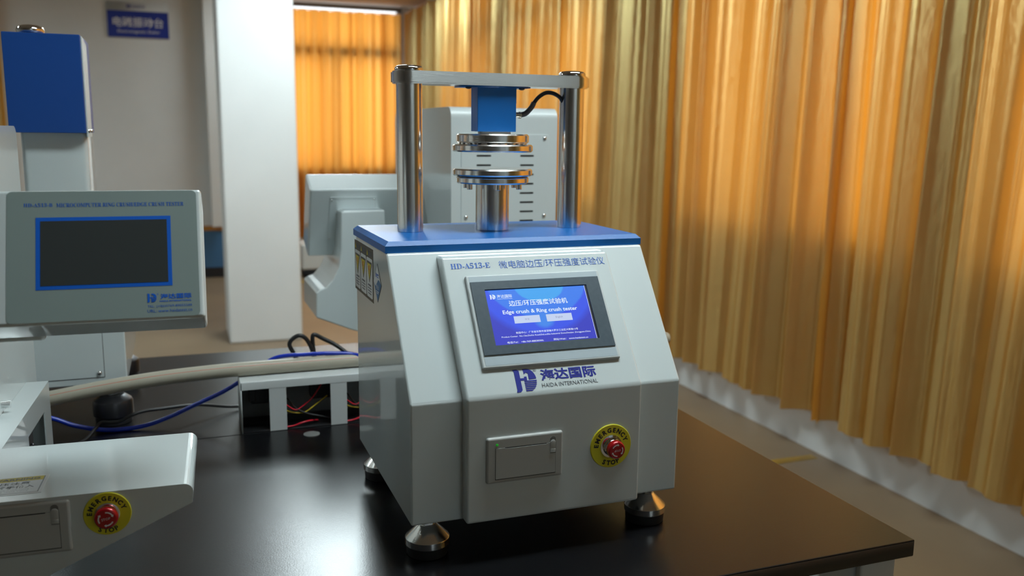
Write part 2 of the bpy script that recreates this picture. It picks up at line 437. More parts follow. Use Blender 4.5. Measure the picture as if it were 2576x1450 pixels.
# ------------------------------------------------------------------ ceiling lights
k = 0
for (x, y, lab) in ((0.60, -0.08, 'ceiling strip light directly above the main tester'), (0.46, 3.45, 'ceiling strip light in front of the white column'),
                    (1.2, -4.9, 'added fill light in the rear right corner behind the viewer'), (-2.6, 4.6, 'added fill light left of the white column'), (-2.3, 2.0, 'added fill light above the far left aisle'),  # this row: unseen fill lamps added to brighten steel, far wall and column
                    (1.2, 6.6, 'ceiling strip light near the far corner')):
    t = thing('ceiling_light', lab, 'light', (x, y, CZ), 0, 'ceiling strip lights')
    hx, hy = (0.4, 0.13) if y < -3 else (0.6, 0.13) if abs(y-3.45) > 0.1 else (0.22, 0.6)
    bm = bmesh.new()
    for a in ((-hx-0.03, -hx, -hy-0.03, hy+0.03), (hx, hx+0.03, -hy-0.03, hy+0.03), (-hx, hx, -hy-0.03, -hy), (-hx, hx, hy, hy+0.03)): add_box(bm, *a, -0.02, 0)
    link('frame', bm, M['lamp_frame'], t, smooth=False)
    box('diffuser', M['lamp'], t, -hx, hx, -hy, hy, -0.012, -0.001)

# ------------------------------------------------------------------ curtains
def curtain(name, label, p0, p1, inward, z0, z1, seed, nf, amp, lean, group, m='curtain'):
    rng = np.random.RandomState(seed)
    p0, p1 = np.array(p0, float), np.array(p1, float); L = np.linalg.norm(p1-p0); d = (p1-p0)/L; nrm = np.array(inward, float)
    nu, nz = int(nf*40), 34
    u = np.linspace(0, 1, nu); z = np.linspace(0, 1, nz)
    U, Z = np.meshgrid(u, z)
    # uneven fold spacing
    ks = np.cumsum(rng.uniform(0.55, 1.5, nf+1)); ks = (ks-ks[0])/(ks[-1]-ks[0])
    ph = np.interp(u, ks, np.arange(nf+1))
    A = np.interp(u, ks, rng.uniform(0.55, 1.15, nf+1))
    sec = rng.uniform(-1, 1, nf+1); S = np.interp(u, ks, sec)
    drift = np.interp(u, ks, rng.uniform(-0.5, 0.5, nf+1))
    PH = 2*np.pi*(ph[None, :]+0.10*drift[None, :]*Z)
    w_ = np.cos(PH)
    hs_ = np.sqrt(np.sin(PH/2)**2+0.012)
    w2 = 1.05-2.0*hs_**0.8
    kk_ = np.clip(0.5+0.6*S[None, :], 0.15, 1)
    w_ = kk_*w2+(1-kk_)*w_
    off = A[None, :]*w_+0.28*S[None, :]*np.sin(2*PH+1.3)+0.11*np.sin(3*PH+S[None, :]*4)+0.04*np.sin(7*PH+3*S[None, :]+1.5*Z)
    # the folds open towards the hem, some split on the way up
    sp = np.interp(u, ks, rng.uniform(0, 1, nf+1))
    off = off*(0.8+0.25*(1-Z)) + 0.22*sp[None, :]*Z*np.sin(2*PH+2.1)
    ln = np.interp(u, ks, rng.uniform(0.4, 1.6, nf+1))
    along = (U*L)+lean*(Z-0.4)*ln[None, :]*0.5*np.sin(np.pi*u)[None, :]**0.5 + 0.42*amp*np.sin(PH*1.0+1.1+S[None, :])
    x = p0[0]+d[0]*along+nrm[0]*amp*off; y = p0[1]+d[1]*along+nrm[1]*amp*off
    hem = 0.006*np.sin(PH*0.5)+0.008*rng.uniform(-1, 1)
    zz = z0+(z1-z0)*Z+hem*(1-Z)
    verts = np.stack([x, y, zz], -1).reshape(-1, 3)
    idx = np.arange(nu*nz).reshape(nz, nu)
    f = np.stack([idx[:-1, :-1], idx[:-1, 1:], idx[1:, 1:], idx[1:, :-1]], -1).reshape(-1, 4)
    me = bpy.data.meshes.new(name); me.from_pydata(verts.tolist(), [], f.tolist()); me.materials.append(M[m])
    uv = me.uv_layers.new(name='uv'); li = np.zeros(len(me.loops), dtype=np.int32); me.loops.foreach_get('vertex_index', li)
    uvs = np.stack([U.ravel()[li]*L, Z.ravel()[li]*(z1-z0)], -1).ravel(); uv.data.foreach_set('uv', uvs)
    me.shade_smooth()
    o = bpy.data.objects.new(name, me); C.objects.link(o)
    return tag(o, label, 'curtain', group)
G = 'gold satin curtains along the window wall'
cuts = [(-3.4, -1.88, 'gold satin curtain on the window wall behind the viewer'), (-1.9, 0.62, 'gold satin curtain past the right edge of the near table, closest one'),
        (0.59, 1.66, 'gold satin curtain above the yellow floor tape and nearer'), (1.63, 2.89, 'gold satin curtain hanging just behind the main tester on its right'),
        (2.86, 4.29, 'gold satin curtain seen between the right post of the tester and the near drapes'), (4.26, 5.89, 'gold satin curtain seen behind the steel crossbar of the tester'),
        (5.86, 8.36, 'gold satin curtain nearest the far corner on the window wall')]
for i, (a, b, lab) in enumerate(cuts):
    nf = int((b-a)/0.15)
    curtain('curtain', lab, (2.055, a), (2.055, b), (-1, 0), -0.555+0.004*(i % 3), 1.762, 11+i, nf, 0.056, -0.2, G)
curtain('curtain', 'brightly backlit orange curtain on the far end wall beside the column', (0.46, 8.51), (2.0, 8.51), (0, -1), -0.55, 1.762, 40, 15, 0.035, 0.05, 'curtains of the far end wall', 'curtain_backlit')
curtain('curtain', 'gold curtain glimpsed at the left picture edge behind the blue topped machine', (-3.2, 7.18), (-1.535, 7.18), (0, -1), -0.6, 1.762, 41, 12, 0.035, 0.03, 'curtains of the far left wall')
def rail(x0, x1, y0, y1, lab):
    bm = boxm(x0, x1, y0, y1, 1.764, 1.772)
    tag(link('curtain_rail', bm, M['lamp_frame'], None, smooth=False), lab, 'curtain rail')
rail(2.04, 2.07, -3.4, 8.38, 'white curtain rail along the top of the window wall')
rail(0.46, 2.03, 8.495, 8.525, 'white curtain rail at the top of the far end wall')
rail(-3.2, -1.535, 7.165, 7.195, 'white curtain rail on the partition wall at far left')

# ------------------------------------------------------------------ wall sign, far cabinet, floor tape
t = thing('wall_sign', 'blue and white Chinese name sign high on the partition wall', 'sign', (-0.508, YS, 1.30))
SF = frame((0, -0.001, 0), (1, 0, 0), (0, 0, 1), (0, -1, 0))
box('backing', M['sticker_white'], t, -0.237, 0.237, -0.012, -0.001, 0, 0.285)
SF = frame((0, -0.0125, 0), (1, 0, 0), (0, 0, 1), (0, -1, 0))
poly('blue_field', M['sign_blue'], t, [rect(-0.237, 0.237, 0, 0.215)], SF)
text('电磁振动台', M['ink_pale'], t, SF, -0.195, 0.195, 0.085, 0.165, 0.0006, 0.01)
text('Electromagnetic Shaker', M['ink_pale'], t, SF, -0.165, 0.165, 0.032, 0.062, 0.0006, shear=0.2)
logo(M['ink_navy'], t, SF, -0.085, -0.05, 0.235, 0.268)
text('HAIDA', M['ink_navy'], t, SF, -0.04, 0.06, 0.24, 0.262, 0.0004, 0.01)

t = thing('storage_cabinet', 'low white cabinet with black plinth far off on the floor beside the column', 'cabinet', (0.98, 7.2, FZ))
box('body', M['frame_white'], t, -0.24, 0.24, -0.2, 0.2, 0.075, 0.30, 0.01)
box('plinth', M['baseboard'], t, -0.22, 0.22, -0.18, 0.18, 0, 0.075)
box('door', M['frame_white'], t, -0.235, -0.005, -0.212, -0.2, 0.085, 0.29, 0.003)
box('door', M['frame_white'], t, 0.005, 0.235, -0.212, -0.2, 0.085, 0.29, 0.003)
tp = box('floor_tape', M['tape'], None, 1.2, 2.14, 1.79, 1.835, FZ, FZ+0.0008)
t2 = box('floor_tape', M['tape'], None, 0.5, 1.9, 6.78, 6.86, FZ, FZ+0.0008)
tag(t2, 'yellow tape stripe far off on the floor before the low white cabinet', 'tape')
tag(tp, 'yellow tape stripe on the brown floor between table and curtain', 'tape')

# ------------------------------------------------------------------ tables
def table(label, y0, y1, x0, x1):
    t = thing('lab_table', label, 'table', ((x0+x1)/2, (y0+y1)/2, FZ), 0, 'black topped island tables')
    hx, hy = (x1-x0)/2, (y1-y0)/2; H = -FZ
    bm = boxm(-hx, hx, -hy, hy, H-0.0245, H, 0.0018, 2)
    link('tabletop', bm, M['table'], t, wn=True)
    for s in (-1, 1):
        box('edge_band', M['table_edge'], t, s*hx-0.0006 if s < 0 else hx-0.0004, s*hx+0.0004 if s < 0 else hx+0.0006, -hy+0.002, hy-0.002, H-0.0225, H-0.002)
        box('edge_band', M['table_edge'], t, -hx+0.002, hx-0.002, (-hy-0.0006) if s < 0 else (hy-0.0004), (-hy+0.0004) if s < 0 else hy+0.0006, H-0.0225, H-0.002)
    lx, ly, l = hx-0.045, hy-0.045, 0.03
    for sx in (-1, 1):
        for sy in (-1, 1):
            box('leg', M['frame_white'], t, sx*lx-l, sx*lx+l, sy*ly-l, sy*ly+l, 0.012, H-0.0245, 0.004)
    for sy in (-1, 1): box('rail', M['frame_white'], t, -lx+l, lx-l, sy*ly-0.02, sy*ly+0.02, H-0.085, H-0.0245)
    for sx in (-1, 1): box('rail', M['frame_white'], t, sx*lx-0.02, sx*lx+0.02, -ly+l, ly-l, H-0.085, H-0.0245)
    for sx in (-1, 1):
        for sy in (-1, 1): lathe('glide', M['rubber'], t, [(0.02, 0), (0.024, 0.002), (0.024, 0.012), (0, 0.012)], (sx*lx, sy*ly, 0), seg=20)
    return t
table('near black laminate table carrying the main tester, white steel legs', -0.149, 0.5905, -1.9, 0.672)
table('far black laminate table behind the socket rail, white steel legs', 0.5925, 1.245, -1.9, 0.672)
cp = lathe('hole_cap', M['grey_dark'], None, [(0, 0.0), (0.0145, 0), (0.0145, 0.0012), (0.012, 0.0022), (0, 0.0024)], (-0.049, 0.553, 0), seg=32)
cp.data.transform(Matrix.Translation((0, 0.0, 0)))
tag(cp, 'small round grey cap on the black tabletop in front of the socket rail', 'cap')

# ------------------------------------------------------------------ shared pieces
def foot(parent, x, y, top, s=1.0):
    h_ = s*1.12 if s != 1 else 1.0
    SC = lambda pr: [(r_*s, z_*h_) for r_, z_ in pr]
    cup = [(0.0290, 0.0110), (0.0298, 0.0120), (0.0298, 0.0300), (0.0280, 0.0335), (0.0185, 0.0400), (0.0170, 0.0405), (0, 0.0405)]
    f = lathe('levelling_foot', M['steel_ring'] if s == 1 else M['dark_steel'], parent, SC(cup) if s != 1 else SC([(0.0280, 0.0135), (0.0292, 0.0145), (0.0292, 0.0228), (0.0286, 0.0240), (0.0125, 0.0395), (0.0115, 0.0405), (0, 0.0405)]), (x, y, 0), seg=56, ang=25)
    lathe('rubber_pad', M['rubber'], f, SC([(0.0262, 0.0), (0.0270, 0.001), (0.0278, 0.0134), (0, 0.0134)]), (x, y, 0), seg=40)
    lathe('hex_nut', M['steel'], f, SC([(0.0098, 0.0407), (0.0105, 0.0415), (0.0105, 0.0480), (0.0098, 0.0487)]), (x, y, 0), seg=6)
    lathe('stud', M['steel'], f, [(0.0062, 0.0487*h_), (0.0062, max(top, 0.0495*h_))], (x, y, 0), seg=20)
    return f

def emergency_stop(parent, mw, R, rb, out, turn):
    """yellow disc, chrome collar, red mushroom button; mw: frame with its normal out of the panel"""
    s = R/0.0297
    d = lathe('emergency_stop_disc', M['yellow'], parent, [(0, 0), (R, 0), (R, 0.0012), (R-0.0006, 0.0018), (0, 0.0018)], mw=mw, seg=72)
    d['label'] = 'yellow emergency stop ring'
    arc_text('EMERGENCY', M['ink_black'], d, mw, 0, 0, R*0.64, R*0.21, 175, 22, 0.0021, bold=0.045)
    arc_text('STOP', M['ink_black'], d, mw, 0, 0, R*0.88, R*0.215, 245, 296, 0.0021, flip=True, bold=0.045)
    c = lathe('collar', M['chrome'], parent, [(0.0155*s, 0.0018), (0.0155*s, 0.0028), (0.0125*s, 0.0034), (0.0122*s, out*0.35), (0.0106*s, out*0.4), (0.0106*s, out*0.55)], mw=mw)
    b = lathe('stop_button', M['red'], parent, [(0.0095*s, out*0.5), (rb*0.93, out*0.56), (rb, out*0.68), (rb*0.99, out*0.82), (rb*0.93, out*0.94), (rb*0.84, out), (rb*0.80, out*1.004), (0, out*1.004)], mw=mw, seg=56, ang=60)
    b['label'] = 'red push button'
    fm = mw @ Matrix.Translation((0, 0, out*1.004+0.0002)) @ Matrix.Rotation(math.radians(turn), 4, 'Z')
    text('STOP', M['ink_pale'], b, fm, -rb*0.36, rb*0.36, -rb*0.11, rb*0.11, 0, 0.0)
    P = []
    for a0 in (20, 140, 260):
        r0, r1 = rb*0.55, rb*0.66; ar = [math.radians(a0+i*8) for i in range(9)]
        P.append([(r1*math.cos(a), r1*math.sin(a)) for a in ar]+[(r0*math.cos(a), r0*math.sin(a)) for a in ar[::-1]])
        a = math.radians(a0-14); a2 = math.radians(a0+2)
        P.append([(rb*0.605*math.cos(a), rb*0.605*math.sin(a)), (rb*0.74*math.cos(a2), rb*0.74*math.sin(a2)), (rb*0.47*math.cos(a2), rb*0.47*math.sin(a2))])
    poly('arrows', M['ink_pale'], b, P, fm, 0.0001)

def printer(parent, mw, W=0.1045, H=0.0608, led=True):
    """frame with bevelled rim, recessed door with a thumb latch; x right, y up, z out"""
    dx0, dx1, dy0, dy1 = 0.012, W-0.0108, 0.0062, 0.0468
    T = 0.0042; g = 0.0005
    bm = bmesh.new()
    outer = boxm(0, W, 0, H, 0, T, 0.0032, 3, lambda e: all(v.co.z > T-1e-6 for v in e.verts) or abs(e.verts[0].co.z-e.verts[1].co.z) > 1e-4)
    f = link('printer_frame', outer, M['grey_plastic'], parent, mw, wn=True)
    d = 0.0007
    door_pts = [(dx0, dy0), (dx1, dy0), (dx1, dy1-0.0142), (dx1-0.0075, dy1-0.0142), (dx1-0.0075, dy1), (dx1-0.0125, dy1), (dx1-0.0128, dy1-0.0010), (dx0+0.0125, dy1-0.0010), (dx0+0.0122, dy1), (dx0, dy1)]
    big = [(dx0-g, dy0-2.2*g), (dx1+g, dy0-2.2*g), (dx1+g, dy1+0.3*g), (dx0-g, dy1+0.6*g)]
    poly('door_gap', M['ink_black'], f, [big], mw @ Matrix.Translation((0, 0, T)), 0.0001)
    dr = link('printer_door', prismm(door_pts, T-0.001, T+0.0006, 'z', 0.0), M['grey_plastic'], parent, mw, smooth=False)
    cx = (dx1-0.0075+dx1)/2
    lat = round_poly([(cx-0.0036, dy1-0.0135), (cx+0.0036, dy1-0.0135), (cx+0.0036, dy1+0.0035), (cx-0.0036, dy1+0.0035)], [0, 0, 0.0034, 0.0034])
    rec = round_poly([(cx-0.0039, dy1-0.0140), (cx+0.0039, dy1-0.0140), (cx+0.0039, dy1+0.0078), (cx-0.0039, dy1+0.0078)], [0, 0, 0.0037, 0.0037])
    poly('latch_recess', M['grey_dark'], f, [rec], mw @ Matrix.Translation((0, 0, T+0.0001)), 0.0001)  # flat patch, the shade of the recess is put into its colour
    link('latch', prismm(lat, T-0.0005, T+0.0010, 'z', 0.0002, 2), M['grey_plastic'], parent, mw)
    for k in range(3): box('latch_rib', M['grey_plastic'], dr, cx-0.0034, cx+0.0034, dy1-0.0125+k*0.0016, dy1-0.0118+k*0.0016, T+0.0008, T+0.0014, 0, mw)
    if led:
        lathe('indicator_light', M['green'], parent, [(0.0017, T-0.0005), (0.0017, T+0.0008), (0.0010, T+0.0014), (0, T+0.0016)], mw=mw @ Matrix.Translation((0.0136, 0.0516, 0)), seg=20)
    return f

def screw(parent, mw, r=0.003, name='screw'):
    return lathe(name, M['chrome'], parent, [(r, 0), (r*0.95, r*0.35), (r*0.7, r*0.65), (r*0.35, r*0.8), (0, r*0.82)], mw=mw, seg=18, ang=70)

# ------------------------------------------------------------------ main tester
T = thing('compression_tester', 'white compression tester with lit touchscreen, blue top plate and two steel posts', 'testing machine')
W, D, zb, zk, yt, zt = 0.38, 0.344, 0.0543, 0.2136, 0.1248, 0.3853
th = math.atan2(yt, zt-zk); cs, sn = math.cos(th), math.sin(th)
link('housing', prismm([(0, zb), (0, zk), (yt, zt), (D, zt), (D, zb)], 0, W, 'x', 0.0028, 3), M['paint'], T, wn=True)
e = 0.018; zk2 = 0.2194
yt2 = -e+(zt-0.004-zk2)*math.tan(th)
pp = [(-e, zb), (-e, zk2), (yt2, zt-0.004), (0.132, zt-0.004), (0.02, zk-0.02), (0.02, zb)]
link('front_panel', prismm(pp, 0.0672, 0.3118, 'x', 0.0038, 4, lambda ed: min(v.co.y for v in ed.verts) < 0.11 and not all(v.co.y > 0.0199 and v.co.z < zk for v in ed.verts)), M['paint'], T, wn=True)
zp = 0.4005
def plate():
    bm = add_box(bmesh.new(), -0.0008, 0.3815, 0.1288, 0.3605, zt+0.0002, zp)
    top = [ed for ed in bm.edges if all(v.co.z > zp-1e-5 for v in ed.verts)]
    bmesh.ops.bevel(bm, geom=top, offset=0.0058, segments=1, affect='EDGES')
    return bm
link('top_plate', plate(), M['blue'], T, smooth=False)
PX, PY = (0.0634, 0.3188), 0.249
for x in PX:
    lathe('post', M['steel'], T, [(0.0183, 0), (0.0188, 0.0006), (0.0188, 0.2125)], (x, PY, zp), seg=72)
# crosshead bar with rounded ends
rb_ = 0.0262
cap_pts = []
for i in range(25):
    a = math.radians(90+180*i/24); cap_pts.append((PX[0]+rb_*math.cos(a), PY+rb_*math.sin(a)))
for i in range(25):
    a = math.radians(-90+180*i/24); cap_pts.append((PX[1]+rb_*math.cos(a), PY+rb_*math.sin(a)))
bm = prismm(cap_pts, zp+0.2125, zp+0.2305, 'z')
ed = [q for q in bm.edges if abs(q.verts[0].co.z-q.verts[1].co.z) < 1e-6]
bmesh.ops.bevel(bm, geom=ed, offset=0.0022, segments=2, affect='EDGES')
link('crossbar', bm, M['steel_ring'], T, wn=True, ang=35)
for x in PX:
    lathe('cap_nut', M['chrome'], T, [(0.0205, 0), (0.0208, 0.001), (0.0205, 0.0045), (0.018, 0.0072), (0.011, 0.0085), (0, 0.0088)], (x, PY, zp+0.2305), seg=56, ang=60)
# load cell block
by0, by1, bx0, bx1 = 0.2285, 0.2605, 0.1605, 0.2205
zc0, zc1 = 0.5470, 0.6125
box('load_cell_cover', M['blue'], T, bx0, bx1, by0, by1, zc0, zc1, 0.0006, seg=1)
box('mounting_plate', M['blue'], T, 0.138, 0.242, by0-0.002, by1+0.012, zc1-0.0016, zc1+0.0002)
for x in (0.148, 0.231): lathe('screw', M['dark_steel'], T, [(0.0045, 0), (0.0045, -0.0016), (0.0022, -0.0028), (0, -0.003)], (x, by0+0.006, zc1-0.0016), seg=20)
box('side_plate', M['blue'], T, bx1, bx1+0.0016, by0+0.004, by1, zc1-0.024, zc1-0.0016)
box('spacer_block', M['cream'], T, 0.170, 0.2135, by0+0.004, by1-0.004, 0.5432, zc0)
DX, DY = 0.1893, 0.2445
def disc(name, r, z0, z1, m='steel_ring', b=0.0021): return lathe(name, M[m], T, [(0, z0), (r-b, z0), (r, z0+b), (r, z1-b), (r-b, z1), (0, z1)], (DX, DY, 0), seg=96, ang=30)
disc('upper_flange', 0.0542, 0.5302, 0.5436)
disc('shim_ring', 0.047, 0.5284, 0.5302, 'dark_steel', 0.0002)
for k in range(22):
    a = 2*math.pi*k/22
    box('shim', M['steel'], T, -0.0045, 0.0045, 0.046, 0.051, 0.5284, 0.5302, 0, Matrix.Translation((DX, DY, 0)) @ Matrix.Rotation(a, 4, 'Z'))
disc('upper_platen', 0.0602, 0.5174, 0.5284)
disc('lower_platen', 0.0598, 0.4822, 0.4928)
disc('shim_ring', 0.0535, 0.4810, 0.4822, 'dark_steel', 0.0002)
disc('lower_flange', 0.0545, 0.4708, 0.4810)
for a in (20, 80, 140, 200, 262, 318):
    lathe('bolt', M['steel'], T, [(0, -0.0085), (0.0038, -0.0085), (0.0042, -0.008), (0.0042, 0)], (DX+0.043*math.cos(math.radians(a)), DY+0.043*math.sin(math.radians(a)), 0.4708), seg=20)
lathe('press_column', M['steel'], T, [(0.0246, 0), (0.0252, 0.0006), (0.0252, 0.4708-zp)], (DX, DY, zp), seg=72)
# load cell lead
lathe('cable_gland', M['brass'], T, [(0.0058, 0), (0.0058, 0.004), (0.0042, 0.005), (0.0042, 0.010), (0.0050, 0.0102), (0.0050, 0.013), (0, 0.013)], mw=frame((bx1-0.0003, 0.243, 0.572), (0, 1, 0), (0, 0, 1), (1, 0, 0)), seg=28)
tube('cable_sleeve', M['heatshrink'], T, [(bx1+0.010, 0.243, 0.572), (bx1+0.020, 0.243, 0.5745), (bx1+0.029, 0.243, 0.583), (bx1+0.0335, 0.243, 0.5905)], 0.0040)
tube('sensor_cable', M['black'], T, [(bx1+0.032, 0.243, 0.588), (bx1+0.040, 0.243, 0.598), (bx1+0.052, 0.243, 0.6055), (bx1+0.064, 0.243, 0.6055), (bx1+0.076, 0.244, 0.600), (0.3035, 0.246, 0.5925)], 0.0031)
# feet
for x, y in ((0.030, 0.035), (0.352, 0.035), (0.030, 0.315), (0.352, 0.315)): foot(T, x, y, zb+0.001)

# touch screen on the sloping panel
PF = frame((0, -e, zk2), (1, 0, 0), (0, sn, cs), (0, -cs, sn))
def pf(n): return PF @ Matrix.Translation((0, 0, n))
bz = boxm(0.0941, 0.2879, 0.0368, 0.1690, -0.0005, 0.0052, 0.0022, 3, lambda ed: any(v.co.z > 0.005 for v in ed.verts))
ts = link('touchscreen', bz, M['bezel'], T, PF, wn=True)
poly('overlay', M['silver'], ts, [rect(0.0985, 0.2838, 0.0398, 0.1666)], pf(0.0052), 0.0002)
fr = bmesh.new()
for a in ((0.0988, 0.1166, 0.054, 0.158), (0.2634, 0.2836, 0.054, 0.158), (0.1166, 0.2634, 0.054, 0.0662), (0.1166, 0.2634, 0.1463, 0.158)): add_box(fr, *a, 0.0054, 0.0070)
link('dark_surround', fr, M['slate'], ts, PF, smooth=False)
sob = bpy.data.objects.new('display', None)
bm = boxm(0.1168, 0.2632, 0.0664, 0.1461, 0, 0.0002)
me_o = link('display', bm, M['screen'], ts, smooth=False); me_o.matrix_local = pf(0.0055); me_o['label'] = 'lit blue display'
bpy.data.objects.remove(sob)
poly('screen_edge_line', M['lit_white'], ts, [rect(0.2598, 0.2603, 0.0664, 0.1455)], pf(0.0058), 0.0001)
poly('screen_margin', M['black'], ts, [rect(0.2606, 0.2632, 0.0664, 0.1461), rect(0.1168, 0.2632, 0.1452, 0.1461)], pf(0.0058), 0.0001)
n0 = 0.0061
P0 = PF
logo(M['lit_white'], ts, P0, 0.1218, 0.1298, 0.1318, 0.1385, n0)
text('海达国际', M['lit_white'], ts, P0, 0.1318, 0.1530, 0.1332, 0.1380, n0, 0.01)
text('HAIDA INTERNATIONAL', M['lit_white'], ts, P0, 0.1318, 0.1530, 0.1312, 0.1325, n0)
text('边压/环压强度试验机', M['lit_white'], ts, P0, 0.1463, 0.2303, 0.1203, 0.1287, n0, 0.012)
text('Edge crush & Ring crush tester', M['lit_white'], ts, P0, 0.1353, 0.2418, 0.1078, 0.1150, n0, 0.018)
poly('screen_button', M['lit_button'], ts, [rect(0.1489, 0.1854, 0.0953, 0.1056)], pf(n0), 0.0001)
poly('screen_button', M['lit_button'], ts, [rect(0.1946, 0.2315, 0.0952, 0.1056)], pf(n0), 0.0001)
text('中文', M['lit_grey'], ts, P0, 0.1640, 0.1705, 0.0990, 0.1018, n0+0.0003)
text('English', M['lit_grey'], ts, P0, 0.2078, 0.2180, 0.0988, 0.1022, n0+0.0003)
text('制造中心：广东省东莞市道滘镇大罗沙工业区大新路13号', M['lit_white'], ts, P0, 0.1476, 0.2358, 0.0806, 0.0836, n0, 0.006)
text('Product Center:  No.13st,DaXin Road,DaLuoSha Industrial Zone,Daojiao ,Dongguan,China', M['lit_white'], ts, P0, 0.1269, 0.2530, 0.0757, 0.0784, n0, 0.006)
text('电话/Tel： +86-769-88838300;', M['lit_white'], ts, P0, 0.1332, 0.1834, 0.0676, 0.0708, n0, 0.006)
text('网址/Web： www.haidatest.cn', M['lit_white'], ts, P0, 0.1978, 0.2473, 0.0677, 0.0708, n0, 0.006)
# print on the sloping panel
text(serif('HD-A513-E'), M['ink_blue'], T, PF, 0.0785, 0.1335, 0.1818, 0.1902, 0.0004, 0.0)
text('微电脑边压/环压强度试验仪', M['ink_blue'], T, PF, 0.1462, 0.3035, 0.1795, 0.1915, 0.0004, -0.004)
logo(M['ink_navy'], T, PF, 0.1335, 0.1640, 0.0030, 0.0338, 0.0003)
text('®', M['ink_grey'], T, PF, 0.1612, 0.1660, 0.0287, 0.0333, 0.0004)
text('海达国际', M['ink_navy'], T, PF, 0.1702, 0.2486, 0.0156, 0.0312, 0.0004, 0.028)
text('HAIDA INTERNATIONAL', M['ink_grey'], T, PF, 0.1697, 0.2482, 0.0066, 0.0122, 0.0004)
# printer and stop button on the upright part
FF = frame((0.0923, -e, 0.1062), (1, 0, 0), (0, 0, 1), (0, -1, 0))
printer(T, FF)
emergency_stop(T, frame((0.2672, -e, 0.1372), (1, 0, 0), (0, 0, 1), (0, -1, 0)), 0.0297, 0.0125, 0.0205, 186)

# stickers on the left side
SFm = frame((0, 0.3535, 0.3022), (0, -1, 0), (0, 0, 1), (-1, 0, 0))
st = poly('warning_sticker', M['sticker_dark'], T, [rect(0, 0.141, 0, 0.0775)], SFm, 0.0003)
for k in range(3):
    u0 = 0.004+k*0.0455; u1 = u0+0.0415; uc = (u0+u1)/2
    poly('white_field', M['sticker_white'], st, [round_poly(rect(u0, u1, 0.0045, 0.0625), 0.004)], SFm @ Matrix.Translation((0, 0, 0.0004)), 0.0001)
    poly('triangle', M['sticker_dark'], st, [round_poly([(uc-0.0185, 0.0575), (uc, 0.0255), (uc+0.0185, 0.0575)], 0.0015)], SFm @ Matrix.Translation((0, 0, 0.0006)), 0.0001)
    poly('triangle', M['yellow_print'], st, [[(uc-0.0135, 0.0545), (uc, 0.0305), (uc+0.0135, 0.0545)]], SFm @ Matrix.Translation((0, 0, 0.0008)), 0.0001)
    poly('pictogram', M['red_print'], st, [[(uc-0.002, 0.052), (uc+0.003, 0.052), (uc+0.001, 0.047), (uc+0.004, 0.047), (uc-0.001, 0.039), (uc, 0.045), (uc-0.004, 0.045)]], SFm @ Matrix.Translation((0, 0, 0.0010)), 0.0001)
    poly('print_lines', M['ink_grey'], st, [rect(uc-0.011, uc+0.011, 0.0215, 0.0240)]+[rect(uc-0.013+j*0.001, uc+0.013-j*0.001, 0.0175-j*0.004, 0.0190-j*0.004) for j in range(3)], SFm @ Matrix.Translation((0, 0, 0.0006)), 0.0001)
    poly('header_triangle', M['yellow_print'], st, [[(u0+0.003, 0.0655), (u0+0.011, 0.0655), (u0+0.007, 0.0735)]], SFm @ Matrix.Translation((0, 0, 0.0006)), 0.0001)
    poly('header_print', M['ink_grey'], st, [rect(u0+0.015+j*0.006, u0+0.0195+j*0.006, 0.0665, 0.0725) for j in range(4)], SFm @ Matrix.Translation((0, 0, 0.0006)), 0.0001)
cu_, cv_ = 0.1700, 0.0345
dm = poly('diamond_sticker', M['ink_grey'], T, [[(cu_-0.0265, cv_), (cu_, cv_-0.0275), (cu_+0.0265, cv_), (cu_, cv_+0.0275)]], SFm, 0.0003)
m2 = SFm @ Matrix.Translation((0, 0, 0.0004))
wave = [(cu_-0.0235, cv_-0.0015), (cu_-0.014, cv_-0.006), (cu_-0.004, cv_-0.001), (cu_+0.006, cv_+0.0055), (cu_+0.014, cv_+0.005), (cu_+0.0225, cv_+0.0015)]
poly('white_half', M['sticker_white'], dm, [wave+[(cu_+0.024, cv_+0.0005), (cu_, cv_+0.0255), (cu_-0.0245, cv_)]], m2, 0.0001)
poly('blue_half', M['dado_blue'], dm, [wave[::-1]+[(cu_-0.0245, cv_-0.001), (cu_, cv_-0.0255), (cu_+0.024, cv_-0.0005)]], m2, 0.0001)
logo(M['ink_blue'], dm, SFm, cu_-0.010, cu_-0.004, cv_+0.0075, cv_+0.0135, 0.0006)
poly('print_lines', M['ink_blue'], dm, [rect(cu_-0.002, cu_+0.009, cv_+0.0105, cv_+0.013), rect(cu_-0.002, cu_+0.009, cv_+0.0078, cv_+0.009)], SFm @ Matrix.Translation((0, 0, 0.0006)), 0.0001)
text('专业', M['sticker_white'], dm, SFm, cu_-0.009, cu_+0.009, cv_-0.009, cv_-0.0025, 0.0006)
poly('print_lines', M['sticker_white'], dm, [rect(cu_-0.010, cu_+0.010, cv_-0.0125, cv_-0.0115), rect(cu_-0.007, cu_+0.007, cv_-0.0148, cv_-0.0138)], SFm @ Matrix.Translation((0, 0, 0.0006)), 0.0001)

# ------------------------------------------------------------------ shared display head
def head(parent, w0, w1, h, Tt, y0, z0, tilt, mw=ID, name='display_head', m='paint'):
    t_ = math.radians(tilt)
    fr_ = mw @ frame((0, y0, z0), (1, 0, 0), (0, math.sin(t_), math.cos(t_)), (0, -math.cos(t_), math.sin(t_)))
    bm = boxm(w0, w1, 0, h, -Tt, 0, 0.004, 3)
    return link(name, bm, M[m], parent, fr_, wn=True), fr_

